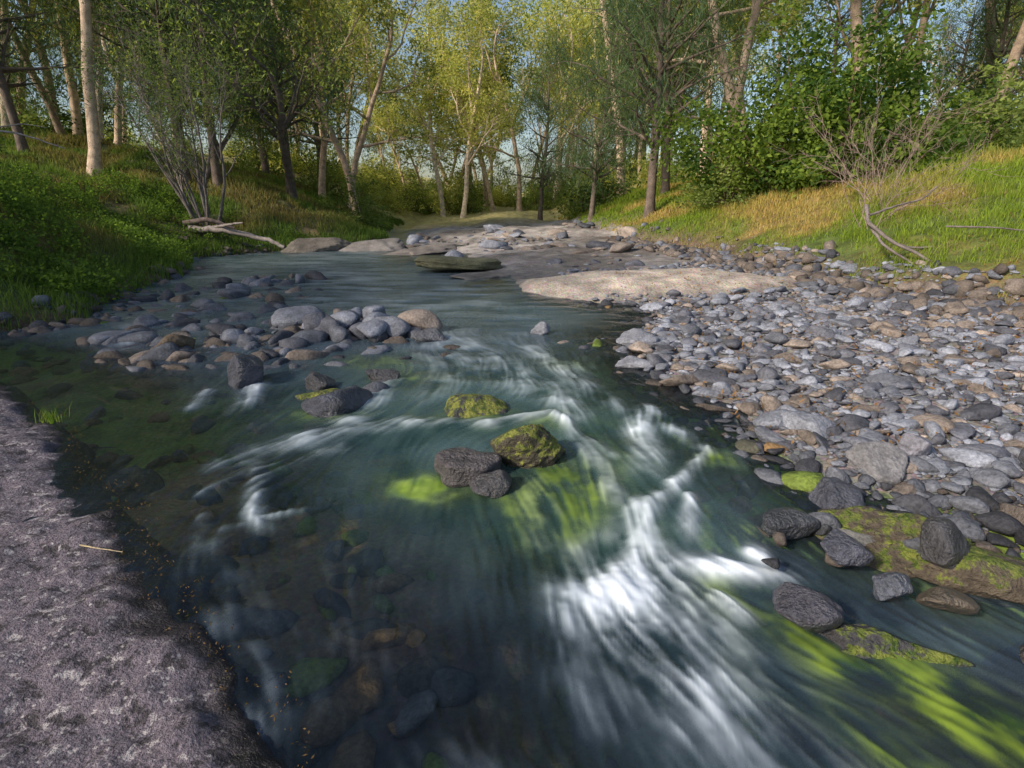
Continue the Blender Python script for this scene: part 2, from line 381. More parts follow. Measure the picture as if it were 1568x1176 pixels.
al = np.clip(1.9*blob(.28, 3.0, .32, .40, -.3)+1.1*blob(.1, 2.6, .26, .32)+1.2*blob(1.35, 1.9, .28, .12, -.7)+1.4*blob(1.5, 1.66, .65, .17, -.7)+1.2*blob(1.2, 1.42, .4, .12, -.85)+blob(1.75, 1.35, .5, .12, -.8)+1.1*blob(1.32, 3.4, .2, .16)+.8*blob(1.9, 2.2, .3, .12, -.6)+.7*blob(.75, 3.7, .15, .3)+.9*blob(.92, 2.2, .14, .14)+.9*blob(-.15, 4.0, .6, .22)+.8*blob(-.9, 5.0, .35, .3)+.9*blob(-1.5, 4.05, .35, .16)+.7*blob(.5, 5.6, .3, .5)+.7*blob(-1.4, 5.6, .5, .3), 0, 1.5)
al = np.clip(al*(.62+.12*fine+.17*coarse+1.1*lump), 0, 1)
alc = lerp(col(.03, .065, .01), col(.23, .33, .03), np.clip(.38+.15*coarse+.12*fine+1.4*(fbm(X*9, Y*9, 81)-.5), 0, 1))
pale = np.clip(1.7*blob(-.50, 2.98, .26, .16, -.5), 0, 1)*np.clip(.8+.10*coarse+1.6*lump, 0, 1)
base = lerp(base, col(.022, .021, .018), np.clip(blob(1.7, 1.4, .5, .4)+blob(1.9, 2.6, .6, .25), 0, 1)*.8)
base = lerp(base, alc, al*.9)
base = lerp(base, lerp(col(.12, .22, .03), col(.30, .42, .07), np.clip(.5+1.5*(fbm(X*14, Y*14, 82)-.5), 0, 1)), pale)
rust = np.clip(blob(-.45, 1.75, .2, .12)+blob(-.1, 1.4, .15, .1)+.7*blob(-.9, 2.0, .2, .15), 0, 1)*.5
base = lerp(base, col(.12, .07, .04), rust)
base = lerp(base, lerp(col(.07, .14, .17), col(.28, .38, .42), np.clip(.5+rip, 0, 1)), far*.75)  # far water paled in its colour to imitate reflected sky
dl = -dS(X, Y)
dens = .04+.38*sstep((dl-.45)/1.3)
dens = np.minimum(dens, .04+.38*sstep(-dR(X, Y)/1.2))
dens = np.maximum(dens, al*.9); dens = np.maximum(dens, pale*.92)
colw = lerp(base, col(.78, .86, .97), foam_sheen)
dens = dens+(1-dens)*np.clip(foam_sheen*1.3, 0, 1)
drop = -.11*sig((2.62-Y)/.07)*sig((X-.15)/.10)
led = -.05*sig((3.85+.25*np.clip(X, -1, .6)-Y)/.05)*sig((X+1.4)/.2)
Zw = .03+drop+led+.006*coarse*np.clip(mask+.25, 0, 1)*np.clip(Y/3, .5, 1.2)*(1-.6*far)+.002*fine*(1-.6*far)+.05*lump*mask*(1-far)+.03*mask*(Y < 5)+.018*rip*far
Zw += .02*(fbm(X*2.5, Y*4, 70)-.5)
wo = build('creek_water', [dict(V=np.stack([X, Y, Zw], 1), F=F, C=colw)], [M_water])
da = wo.data.attributes.new('dens', 'FLOAT', 'POINT'); da.data.foreach_set('value', dens.astype(np.float32))

# ------------------------------------------------------------ stones
def ico(sub):
    bm = bmesh.new(); bmesh.ops.create_icosphere(bm, subdivisions=sub, radius=1)
    V = np.array([v.co[:] for v in bm.verts]); F = np.array([[v.index for v in f.verts] for f in bm.faces]); bm.free()
    return V/np.linalg.norm(V, axis=1)[:, None], F
ICO = {k: ico(k) for k in (1, 2, 3, 5)}
def rock_shape(rg, sub, p=20, rough=.0, npl=12, flat=False):
    V, F = ICO[sub]
    if flat:
        r = ((V[:, 0]**2+V[:, 1]**2)**3+V[:, 2]**6)**(-1/6)
        th = np.arctan2(V[:, 1], V[:, 0]); r = r*(1+.08*np.sin(3*th+1)+.05*np.sin(5*th))
    else:
        n = rg.normal(size=(npl, 3)); n /= np.linalg.norm(n, axis=1)[:, None]
        d = rg.uniform(.55, 1.0, npl)
        q = np.maximum(V@n.T, 0)/d
        r = (q**p).sum(1)+(.8)**p*.3
        r = r**(-1/p)
    if rough:
        a = np.zeros(len(V)); W = V*2.0
        for o in range(4):
            k = rg.normal(size=(3, 3))*1.5*2**o
            a += (np.sin(W@k[0]+1)*np.sin(W@k[1]+2)*np.sin(W@k[2]+.5))/1.7**o
        r = r*(1+rough*a)
    return V*r[:, None], F
PROT = {k: [rock_shape(R0, k) for _ in range(16)] for k in (1, 2, 3)}
def stones(name, pos, rad, cols, mat, sub=2, flat=(.35, .62), rg=R0, parent=None):
    blocks = []
    for (x, y, z), a, c in zip(pos, rad, cols):
        V, F = PROT[sub][rg.integers(16)]
        sx, sy, sz = a*rg.uniform(.85, 1.4), a*rg.uniform(.65, 1.05), a*rg.uniform(*flat)
        V = V*np.array([sx, sy, sz])
        th = rg.uniform(0, 6.283); tl = rg.normal(0, .25)
        ca, sa = math.cos(tl), math.sin(tl); V = V@np.array([[1, 0, 0], [0, ca, -sa], [0, sa, ca]])
        ca, sa = math.cos(th), math.sin(th); V = V@np.array([[ca, -sa, 0], [sa, ca, 0], [0, 0, 1]])
        blocks.append((V+np.array([x, y, z]), F, c))
    nv = np.cumsum([0]+[len(b[0]) for b in blocks])
    V = np.concatenate([b[0] for b in blocks]); F = np.concatenate([b[1]+o for b, o in zip(blocks, nv)])
    C = np.concatenate([np.tile(b[2], (len(b[0]), 1)) for b in blocks])
    return build(name, [dict(V=V, F=F, C=C)], [mat], parent)
def stone_cols(n, rg, warm=.16, k=1.0):
    a = np.array([.19, .205, .25]); b = np.array([.22, .185, .165]); c = np.array([.10, .105, .13])
    t = rg.random((n, 1)); w = (rg.random((n, 1)) < warm)
    cc = np.where(w, b, np.where(t < .35, c, a))
    return cc*rg.uniform(.6, 1.5, (n, 1))*k

def scatter_gravel(n, rlo, rhi, sub, name, ymax=12.5, power=1.7, mind=.8):
    rg = np.random.default_rng(n)
    x = rg.uniform(1, 9.5, n*8); y = 2.4+(ymax-2.4)*rg.random(n*8)**power
    r = dR(x, y); t = dT(x, y)
    a = rlo*(rhi/rlo)**(rg.random(n*8)**1.7)
    ok = (r > -.25) & (t < .5) & (rg.random(n*8) > barf(x, y)*3) & (x < y*1.25+1.5)
    x, y, a = x[ok], y[ok], a[ok]
    keep = []; cell = {}
    for i in range(len(x)):
        if len(keep) >= n: break
        k = (int(x[i]/.25), int(y[i]/.25)); bad = False
        for dx in (-1, 0, 1):
            for dy in (-1, 0, 1):
                for j in cell.get((k[0]+dx, k[1]+dy), ()):
                    if (x[i]-x[j])**2+(y[i]-y[j])**2 < (mind*(a[i]+a[j]))**2: bad = True; break
        if not bad: keep.append(i); cell.setdefault(k, []).append(i)
    x, y, a = x[keep], y[keep], a[keep]
    z = terrain(x, y)+a*.22
    cc = stone_cols(len(x), rg)
    wet = sstep((.45-dR(x, y))/.45)[:, None]*sstep((4.5-y)/1.5)[:, None]; wet = np.maximum(wet, (dR(x, y) < .15)[:, None]); cc = cc*(1-.55*wet)
    return stones(name, np.stack([x, y, z], 1), a, cc, M_stone, sub, rg=rg)
scatter_gravel(2900, .04, .13, 3, 'river_stones', mind=.6)
scatter_gravel(5600, .018, .042, 1, 'gravel_pebbles', ymax=10.5, mind=.5)

def ring(n, cx, cy, rx, ry, rlo, rhi, rg, zoff=.25, k=1.0, warm=.25):
    a = rg.uniform(0, 6.283, n); q = np.sqrt(rg.random(n))
    x = cx+rx*q*np.cos(a); y = cy+ry*q*np.sin(a); s_ = rlo*(rhi/rlo)**(rg.random(n)**1.5)
    z = terrain(x, y); z = np.maximum(z, -.07)+s_*zoff
    return np.stack([x, y, z], 1), s_, stone_cols(n, rg, warm, k)
rg = np.random.default_rng(5)
A = [ring(230, -3.0, 6.8, 2.1, 1.35, .06, .21, rg, .45, .62), ring(150, -4.7, 9.8, 1.4, 2.6, .06, .2, rg, .5, .55), ring(60, -3.5, 5.9, 1.1, .6, .06, .15, rg, .6, .5, .5),
     ring(40, -1.95, 7.1, .9, .65, .12, .24, rg, .9, .8, .1), ring(28, -1.6, 4.8, .8, .5, .05, .13, rg, .5, .4), ring(16, -1.0, 5.9, .6, .5, .05, .11, rg, .6, .45),
     ring(26, -2.5, 5.6, .9, .5, .06, .15, rg, .6, .5), ring(10, -.2, 4.7, .5, .4, .04, .09, rg, .4, .4),
     ring(14, .9, 6.3, .5, .5, .06, .12, rg, .5, .8), ring(12, 1.6, 2.5, .5, .3, .04, .09, rg, .4, .35), ring(18, 2.3, 2.6, .6, .3, .04, .1, rg, .5, .4)]
stones('island_rocks', np.concatenate([a[0] for a in A]), np.concatenate([a[1] for a in A]), np.concatenate([a[2] for a in A]), M_stone, 3, flat=(.4, .75), rg=rg)
n = 800; x = rg.uniform(-7, 3.5, n*3); y = .8+9*rg.random(n*3)**1.4
ok = (dL(x, y) < -.1) & (dR(x, y) < 0) & (dS(x, y) < -.05); x, y = x[ok][:n], y[ok][:n]
s_ = rg.uniform(.04, .14, len(x)); cc = np.array([[.24, .15, .07], [.09, .09, .07], [.15, .21, .04], [.14, .14, .14]])[rg.integers(0, 4, len(x))]*rg.uniform(.6, 1.2, (len(x), 1))
stones('creek_bed_stones', np.stack([x, y, terrain(x, y)+s_*.1], 1), s_, cc, M_stone, 2, rg=rg)
n = 1300; i = rg.integers(3, 9, n*3); f = rg.random(n*3); P = np.array(RT)
p = P[i-1]*(1-f[:, None])+P[i]*f[:, None]
x = p[:, 0]+rg.normal(-.3, .35, n*3); y = p[:, 1]+rg.normal(-.15, .4, n*3)
ok = (y > 6) & (y < 24) & (dR(x, y) > .3) & (barf(x, y) < .25); x, y = x[ok][:n], y[ok][:n]
s_ = .04*(.16/.04)**(rg.random(len(x))**1.6)
stones('bank_rubble', np.stack([x, y, terrain(x, y)+s_*.25], 1), s_, stone_cols(len(x), rg, .6, .65), M_stone, 2, flat=(.5, .9), rg=rg)
n = 420; i = rg.integers(3, 12, n); f = rg.random(n); P = np.array(LT); p = P[i-1]*(1-f[:, None])+P[i]*f[:, None]
x = p[:, 0]+rg.normal(.1, .3, n); y = p[:, 1]+rg.normal(0, .3, n); s_ = .04*(.15/.04)**(rg.random(n)**1.4)
stones('left_bank_rocks', np.stack([x, y, np.maximum(terrain(x, y), -.1)+s_*.2], 1), s_, stone_cols(n, rg, .6, .5), M_stone, 2, flat=(.5, .9), rg=rg)
n = 320; x = rg.uniform(-4, 4, n); y = rg.uniform(13, 27, n); ok = (dR(x, y) > .1) & (dT(x, y) < .4) & (fbm(x*.7, y*.7, 15) > .45); x, y = x[ok], y[ok]
s_ = .06*(.4/.06)**(rg.random(len(x))**2.5)
stones('scattered_rocks', np.stack([x, y, terrain(x, y)+s_*.1], 1), s_, stone_cols(len(x), rg, .5, .95), M_stone, 3, flat=(.3, .55), rg=rg)

def boulder(name, x, y, z, sx, sy, sz, seed, colr, mat, rot=0, rough=.05, p=12, flat=False):
    rg_ = np.random.default_rng(seed)
    V, F = rock_shape(rg_, 5, p, rough, npl=13, flat=flat)
    o = build(name, [dict(V=V*np.array([sx, sy, sz]), F=F, C=colr)], [mat], loc=(x, y, z))
    o.rotation_euler = (rg_.normal(0, .08), rg_.normal(0, .08), rot)
    return o
DK = (.065, .065, .075); BR = (.11, .09, .07); GY = (.20, .21, .25)
boulder('flat_topped_rock', -.28, 3.16, .04, .195, .14, .075, 11, (.08, .072, .08), M_wet, .1, .03, 14, True)
boulder('mossy_boulder', .14, 3.38, .05, .25, .19, .16, 12, (.09, .08, .06), M_moss, .3, .09)
boulder('wet_boulder', -.09, 3.0, .01, .12, .1, .08, 13, DK, M_wet)
boulder('mossy_boulder', -.36, 4.2, .04, .24, .2, .14, 14, DK, M_moss, 0, .09)
boulder('wet_boulder', -2.36, 4.85, .12, .24, .2, .19, 15, (.07, .075, .10), M_wet)
boulder('wet_boulder', -1.34, 4.3, .06, .27, .2, .15, 16, (.07, .075, .10), M_wet, .4)
boulder('wet_boulder', -1.68, 4.72, .05, .15, .12, .13, 17, DK, M_wet)
boulder('mossy_boulder', -1.55, 4.5, .02, .2, .16, .10, 18, DK, M_moss)
boulder('wet_boulder', -1.2, 4.95, .03, .14, .1, .1, 19, DK, M_wet)
boulder('brown_boulder', -3.75, 6.1, .05, .22, .16, .13, 20, (.13, .10, .07), M_stone)
boulder('wet_boulder', .37, 6.85, .05, .13, .1, .09, 21, GY, M_stone)
boulder('wet_boulder', -.95, 6.5, .05, .2, .16, .12, 22, (.12, .125, .15), M_wet)
boulder('flat_stone', 1.2, 5.4, .05, .18, .12, .06, 23, GY, M_stone)
boulder('flat_stone', 1.42, 6.25, .07, .25, .2, .11, 24, GY, M_stone)
boulder('wet_boulder', 1.82, 2.86, .02, .17, .14, .11, 25, (.06, .065, .09), M_wet)
boulder('wet_boulder', 1.60, 2.36, .0, .13, .1, .09, 26, (.07, .075, .105), M_wet)
boulder('wet_boulder', 2.05, 2.33, .03, .19, .13, .11, 27, (.06, .06, .07), M_wet, .2)
boulder('wet_boulder', 1.68, 2.13, -.02, .08, .07, .07, 28, (.08, .09, .12), M_wet)
boulder('wet_boulder', 1.22, 2.0, -.04, .12, .11, .11, 29, (.055, .055, .075), M_wet)
boulder('wet_boulder', 1.45, 2.62, -.01, .16, .11, .09, 30, (.05, .055, .07), M_wet, .6)
boulder('wet_boulder', 1.84, 2.04, -.03, .11, .08, .06, 31, BR, M_wet)
boulder('mossy_ledge', 1.95, 2.5, -.06, .38, .14, .10, 32, BR, M_algae, -.3, .14)
boulder('mossy_ledge', 2.45, 2.12, -.09, .40, .15, .12, 33, BR, M_algae, -.5, .14)
boulder('mossy_ledge', 1.48, 1.88, -.16, .34, .12, .10, 34, DK, M_algae, -.5, .14)
boulder('wet_boulder', 2.15, 1.75, -.14, .25, .18, .11, 35, (.04, .036, .036), M_wet)
boulder('pale_boulder', 2.22, 3.15, .07, .20, .14, .10, 36, (.17, .17, .185), M_stone)
boulder('pale_boulder', 2.12, 3.72, .08, .21, .15, .09, 37, (.21, .225, .27), M_stone)
boulder('pale_boulder', 2.55, 3.3, .10, .14, .11, .08, 38, (.19, .19, .23), M_stone)
boulder('overhanging_slab_rock', -1.3, 13.4, .19, .95, .55, .13, 40, (.17, .165, .10), M_out, .05, .05, 14, True)
boulder('bedrock_outcrop', -4.6, 19.0, .0, 1.5, 1.1, .26, 41, (.22, .205, .20), M_out, .2, .08)
boulder('bedrock_outcrop', -2.8, 18.3, .0, 1.5, 1.2, .24, 42, (.20, .18, .17), M_out, .8, .08)
boulder('bedrock_outcrop', -6.2, 18.6, .1, 1.2, .7, .35, 46, (.15, .135, .12), M_out, .5, .08)
boulder('bedrock_outcrop', -.4, 12.4, .0, .8, .5, .10, 48, (.20, .18, .165), M_out, .5, .08)

# ------------------------------------------------------------ plants
def unit(v): return v/(np.linalg.norm(v)+1e-9)
def tube(pts, rad, k=6):
    pts = np.asarray(pts); rad = np.asarray(rad); n = len(pts)
    T = np.gradient(pts, axis=0); T /= np.linalg.norm(T, axis=1)[:, None]+1e-9
    ref = np.array([1., 0, 0]) if abs(T[0, 0]) < .8 else np.array([0, 1., 0])
    A = np.cross(T, ref); A /= np.linalg.norm(A, axis=1)[:, None]+1e-9; B = np.cross(T, A)
    a = np.arange(k)*2*math.pi/k
    V = pts[:, None]+rad[:, None, None]*(A[:, None]*np.cos(a)[None, :, None]+B[:, None]*np.sin(a)[None, :, None])
    i = np.arange(n*k).reshape(n, k); j = np.roll(i, -1, 1)
    F = np.stack([i[:-1], j[:-1], j[1:], i[1:]], -1).reshape(-1, 4)
    return V.reshape(-1, 3), F
def grow(rg, p, d, L, R, dep, cfg, tubes, tips):
    n = cfg['seg'][dep]; pts = [p]; d = unit(d)
    for i in range(n):
        d = unit(d+rg.normal(0, cfg['wander'][dep], 3)+np.array([0, 0, cfg['up'][dep]]))
        p = p+d*L/n; pts.append(p)
    pts = np.array(pts); tt = np.linspace(0, 1, n+1)
    rad = R*(1-tt*cfg['taper'][dep])
    if dep == 0: rad[0] *= 1.35
    tubes.append((pts, rad, 8 if dep == 0 else (6 if dep == 1 else 4)))
    if dep == cfg['maxd']:
        tips += [(pts[-1], d), (pts[n//2], d)]; return
    for c in range(cfg['kids'][dep]):
        t = 1. if c == 0 else rg.uniform(cfg['tmin'][dep], 1)
        k = int(t*n); f = t*n-k; q = pts[k] if k >= n else pts[k]*(1-f)+pts[k+1]*f
        rr = R*(1-t*cfg['taper'][dep])
        td = unit(pts[min(k+1, n)]-pts[min(k+1, n)-1])
        pr = unit(np.cross(td, rg.normal(size=3))); an = rg.normal(*cfg['ang'][dep])*(0.4 if c == 0 else 1)
        cdv = td*math.cos(an)+pr*math.sin(an)
        cl = L*cfg['ratio'][dep]*rg.uniform(.7, 1.2)*(1.15-.4*t if dep == 0 else 1)
        grow(rg, q, cdv, cl, max(rr*(.85 if c == 0 else .55), .006), dep+1, cfg, tubes, tips)
GUM = dict(maxd=3, seg=[9, 6, 4, 3], wander=[.06, .16, .2, .25], up=[.03, .10, .06, -.02], taper=[.5, .6, .7, .8], kids=[7, 6, 4], tmin=[.38, .3, .3], ang=[(.75, .2), (.7, .25), (.8, .3)], ratio=[.42, .5, .55])
CAS = dict(maxd=2, seg=[12, 5, 4], wander=[.035, .14, .2], up=[.05, .03, -.12], taper=[.85, .75, .8], kids=[46, 5], tmin=[.22, .25], ang=[(1.0, .25), (.7, .3)], ratio=[.24, .5])
TWIST = dict(maxd=3, seg=[8, 8, 6, 4], wander=[.18, .25, .3, .3], up=[.02, .05, .03, 0], taper=[.5, .6, .7, .8], kids=[6, 5, 4], tmin=[.3, .3, .3], ang=[(.8, .2), (.8, .25), (.8, .3)], ratio=[.6, .5, .5])
def leaves(rg, tips, per, sig_, ln, wd, down, colr, colb, flatz=.8, jit=.25):
    P = np.array([t[0] for t in tips]); n = len(P)*per
    cl = np.repeat(np.arange(len(P)), per)
    csz = rg.uniform(.6, 1.3, len(P))[cl][:, None]
    pos = P[cl]+rg.normal(size=(n, 3))*np.array([1, 1, flatz])*sig_*csz
    A = rg.normal(size=(n, 3))*np.array([1, 1, .7])+np.array([0, 0, -down]); A /= np.linalg.norm(A, axis=1)[:, None]
    S = np.cross(A, rg.normal(size=(n, 3))); S /= np.linalg.norm(S, axis=1)[:, None]
    l_ = ln*rg.uniform(.6, 1.3, (n, 1)); w_ = wd*rg.uniform(.7, 1.3, (n, 1))
    V = np.stack([pos, pos+A*l_*.45+S*w_*.5, pos+A*l_, pos+A*l_*.45-S*w_*.5], 1).reshape(-1, 3)
    F = np.arange(n*4).reshape(n, 4)
    mixv = np.clip(rg.random(len(P))[cl]*.8+rg.random(n)*.2, 0, 1)[:, None]**1.3
    c = (np.array(colr)*(1-mixv)+np.array(colb)*mixv)*rg.uniform(1-jit, 1+jit, (n, 1))
    return dict(V=V, F=F, C=np.repeat(c, 4, 0), m=1, s=False)
def wood_blocks(tubes, colr, m=0):
    bl = []
    for pts, rad, k in tubes:
        V, F = tube(pts, rad, k); bl.append((V, F))
    nv = np.cumsum([0]+[len(b[0]) for b in bl])
    return dict(V=np.concatenate([b[0] for b in bl]), F=np.concatenate([b[1]+o for b, o in zip(bl, nv)]), C=colr, m=m)
def tree_mesh(name, seed, cfg, H, Rr, d0, bark, per, sig_, ln, wd, down, ca, cb, flatz=.8):
    rg_ = np.random.default_rng(seed); tubes = []; tips = []
    grow(rg_, np.array([0, 0, -.3]), np.array(d0, float), H, Rr, 0, cfg, tubes, tips)
    return build(name, [wood_blocks(tubes, bark), leaves(rg_, tips, per, sig_, ln, wd, down, ca, cb, flatz)], [M_bark, M_leaf], mesh_only=True)
OL1, OL2 = (.10, .16, .055), (.30, .36, .11)
YG1, YG2 = (.22, .28, .08), (.72, .68, .24)  # yellow-green leaves with sunlight put into the colour
DG1, DG2 = (.045, .09, .035), (.15, .21, .07)
gums = [tree_mesh('eucalyptus_mesh', 100+i, GUM, 9.5, .19, (R0.normal(0, .1), R0.normal(0, .1), 1), b, 17, .25, .22, .085, .6, a1, a2) for i, (a1, a2, b) in enumerate(
    [(OL1, OL2, (.44, .35, .28)), (YG1, YG2, (.68, .56, .44)), (OL1, YG2, (.50, .38, .30)), (OL2, YG2, (.60, .46, .35)), (DG2, OL2, (.30, .23, .18))])]  # pale gum bark, some tones brightened in colour to read as sunlit
cas = [tree_mesh('casuarina_mesh', 200+i, CAS, 9.5, .16, (0, 0, 1), (.14, .11, .095), 22, .26, .34, .026, 1.3, (.06, .11, .065), (.17, .23, .11), 1.3) for i in range(3)]

def shrub_mesh(name, seed, rad, hgt, nclump, per, ln, wd, ca, cb, csig=.22):
    rg_ = np.random.default_rng(seed)
    th = rg_.uniform(0, 6.283, nclump); q = rg_.random(nclump)**.4; ph = np.arccos(rg_.random(nclump))
    lump = 1+.35*np.sin(th*2+seed)+.25*np.sin(th*5+seed*2)
    P = np.stack([rad*lump*q*np.sin(ph)*np.cos(th), rad*lump*q*np.sin(ph)*np.sin(th), hgt*q*np.cos(ph)*lump+.1], 1)
    tubes = [(np.array([[0, 0, -.2], P[i]*[.4, .4, .5], P[i]]), np.array([.03, .02, .008]), 4) for i in range(0, nclump, 6)]
    return build(name, [wood_blocks(tubes, (.16, .12, .09)), leaves(rg_, [(p_, 0) for p_ in P], per, csig, ln, wd, .3, ca, cb)], [M_bark, M_leaf], mesh_only=True)
shrubs = [shrub_mesh('shrub_mesh', 300+i, 1.5, 2.2, 90, 30, .15, .07, a, b, .19) for i, (a, b) in enumerate([(DG1, DG2), (OL1, OL2), (YG1, YG2), (DG2, OL2)])]

def gz(x, y): return float(terrain(np.array([x]), np.array([y]))[0])
def plant(name, me, x, y, sc=1., rot=0, tilt=(0, 0), parent=None, dz=0):
    return add(name, me, parent, (x, y, gz(x, y)+dz), rot, sc, tilt)

plant('casuarina_tree', cas[0], 4.85, 21.0, 1.15, .3)
plant('casuarina_tree', cas[1], 6.9, 27.0, 1.25, 2.)
plant('casuarina_tree', cas[2], 3.4, 25.5, .8, 1.)
plant('casuarina_tree', cas[0], -11.6, 21.5, 1.1, 4.)
plant('casuarina_tree', cas[1], -10.6, 21.8, 1.05, 5.)
plant('casuarina_tree', cas[2], -16.3, 20.5, 1.0, 5.)
plant('casuarina_tree', cas[0], -19.0, 21.5, 1.1, 2.)
plant('casuarina_tree', cas[2], 1.7, 36.0, .95, 1.5)
plant('casuarina_tree', cas[0], -9.6, 26.0, 1.1, .5)
plant('casuarina_tree', cas[1], -13.0, 24.0, 1.2, .9)
plant('eucalyptus_tree', gums[3], -14.2, 20.5, 1.1, 1.)
plant('eucalyptus_tree', gums[2], -8.2, 32.0, 1.1, 2.2)
plant('eucalyptus_tree', gums[2], 9.0, 24.0, 1.2, 1.0, (.05, .1))
plant('eucalyptus_tree', gums[4], 8.2, 23.0, 1.1, 4.0, (-.05, -.22))
plant('eucalyptus_tree', gums[3], 16.2, 19.0, 1.3, 5.0)
plant('eucalyptus_tree', gums[4], 12.8, 23.0, 1.3, 2.0)
plant('eucalyptus_tree', gums[1], -3.5, 42.0, 1.0, 2.0, (0, -.2))
tw = tree_mesh('twisted_tree_mesh', 400, TWIST, 5.0, .15, (.25, 0, 1), (.13, .11, .10), 10, .35, .14, .05, .5, OL1, OL2)
plant('twisted_tree', tw, -8.9, 24.5, 1.15, 0)
tw2 = tree_mesh('twisted_tree_mesh', 402, TWIST, 4.2, .10, (-.1, 0, 1), (.13, .11, .10), 9, .35, .13, .045, .5, DG2, OL2)
plant('twisted_tree', tw2, -11.2, 22.0, 1.0, 2)

MS = dict(maxd=2, seg=[8, 5, 4], wander=[.10, .16, .2], up=[.04, .06, .02], taper=[.75, .7, .8], kids=[9, 4], tmin=[.3, .3], ang=[(.5, .2), (.6, .25)], ratio=[.38, .5])
rg_ = np.random.default_rng(77); tubes = []; tips = []
for i in range(11):
    a = rg_.uniform(0, 6.283); grow(rg_, np.array([.3*math.cos(a), .3*math.sin(a), -.1]), np.array([.45*math.cos(a), .35*math.sin(a), 1]), rg_.uniform(3, 5.2), rg_.uniform(.035, .06), 0, MS, tubes, tips)
me = build('river_bottlebrush', [wood_blocks(tubes, (.16, .14, .135)), leaves(rg_, tips, 8, .22, .12, .028, .2, (.07, .12, .05), (.15, .19, .075))], [M_bark, M_leaf], mesh_only=True)
plant('river_bottlebrush', me, -9.5, 18.4)

rg_ = np.random.default_rng(88); tips = []
for i in range(560):
    th = rg_.uniform(0, 6.283); ph = math.acos(rg_.random()); q = rg_.random()**.3
    lm = 1+.30*math.sin(th*3)+.26*math.sin(ph*7+th*2)
    tips.append((np.array([3.9*lm*q*math.sin(ph)*math.cos(th), 2.2*lm*q*math.sin(ph)*math.sin(th), .1+3.2*lm*q*math.cos(ph)]), 0))
tubes = []
for i in range(40):
    p = tips[i*13][0]; tubes.append((np.array([[p[0]*.5, p[1]*.5, -.3], p*[.8, .8, .6], p]), np.array([.05, .03, .01]), 5))
me = build('lantana_thicket', [wood_blocks(tubes, (.18, .12, .085)), leaves(rg_, tips, 60, .25, .15, .09, .3, (.045, .10, .03), (.25, .34, .06))], [M_bark, M_leaf], mesh_only=True)
plant('lantana_thicket', me, 9.4, 17.6, 1.0, .0)
plant('understory_shrub', shrubs[3], 6.6, 18.4, (1.0, .9, .65), 1)
plant('understory_shrub', shrubs[3], 13.2, 17.4, (1.2, 1.1, .9), 1)
plant('understory_shrub', shrubs[0], -8.8, 8.2, (.65, .65, .5), 1)
plant('understory_shrub', shrubs[0], -10.4, 10.5, (.6, .6, .45), 2)
plant('understory_shrub', shrubs[1], -6.6, 26.0, (1, 1, .9), 3)

wood = empty('distant_woodland')
rg_ = np.random.default_rng(31)
def wtree(x, y, sc, sun=False):
    u = rg_.random()
    me = gums[rg_.integers(5)] if u < .78 else cas[rg_.integers(3)]
    if (y > 36 and u < .7) or sun: me = gums[[1, 3, 2, 0][rg_.integers(4)]]  # far trees get the leaf colours brightened to look sunlit
    add('woodland_tree', me, wood, (x, y, gz(x, y)), rg_.uniform(0, 6.28), sc, (rg_.normal(0, .05), rg_.normal(0, .05)))
cnt = 0
while cnt < 78:
    y = 31+48*rg_.random()**1.2; x = rg_.uniform(-1.02, 1.02)*y
    if y < 46 and -9 < x < 4: continue
    gap = abs(x/y+.17) < .035
    wtree(x, y, (rg_.uniform(.6, .75) if gap else rg_.uniform(.95, 1.35))); cnt += 1
for i in range(30):
    y = rg_.uniform(44, 68); x = y*rg_.uniform(-.40, .22)
    wtree(x, y, rg_.uniform(.62, .78) if abs(x/y+.17) < .035 else rg_.uniform(.9, 1.25), True)
for i in range(9): wtree(-rg_.uniform(19, 32), rg_.uniform(20, 34), rg_.uniform(.9, 1.3))
for i in range(8): wtree(rg_.uniform(16, 30), rg_.uniform(22, 34), rg_.uniform(.9, 1.3))
for i in range(5): wtree(-rg_.uniform(16, 30), rg_.uniform(-14, 8), rg_.uniform(.8, 1.1))
und = empty('distant_undergrowth')
cnt = 0
while cnt < 140:
    y = 26+46*rg_.random()**1.3; x = rg_.uniform(-1, 1)*y
    if cnt > 105: y = rg_.uniform(44, 60); x = rg_.uniform(-18, 10)
    if -6.5 < x < 3.5 and y < 44: continue
    if x < -.35*y and y < 33: continue
    k = rg_.uniform(.7, 1.6)
    me = shrubs[rg_.integers(4)] if y < 36 else shrubs[[1, 2, 2, 2, 3][rg_.integers(5)]]  # far shrubs mostly take the leaf colours painted as sunlit
    add('undergrowth_shrub', me, und, (x, y, gz(x, y)-.1), rg_.uniform(0, 6.28), (k, k, k*rg_.uniform(.6, 1.2))); cnt += 1

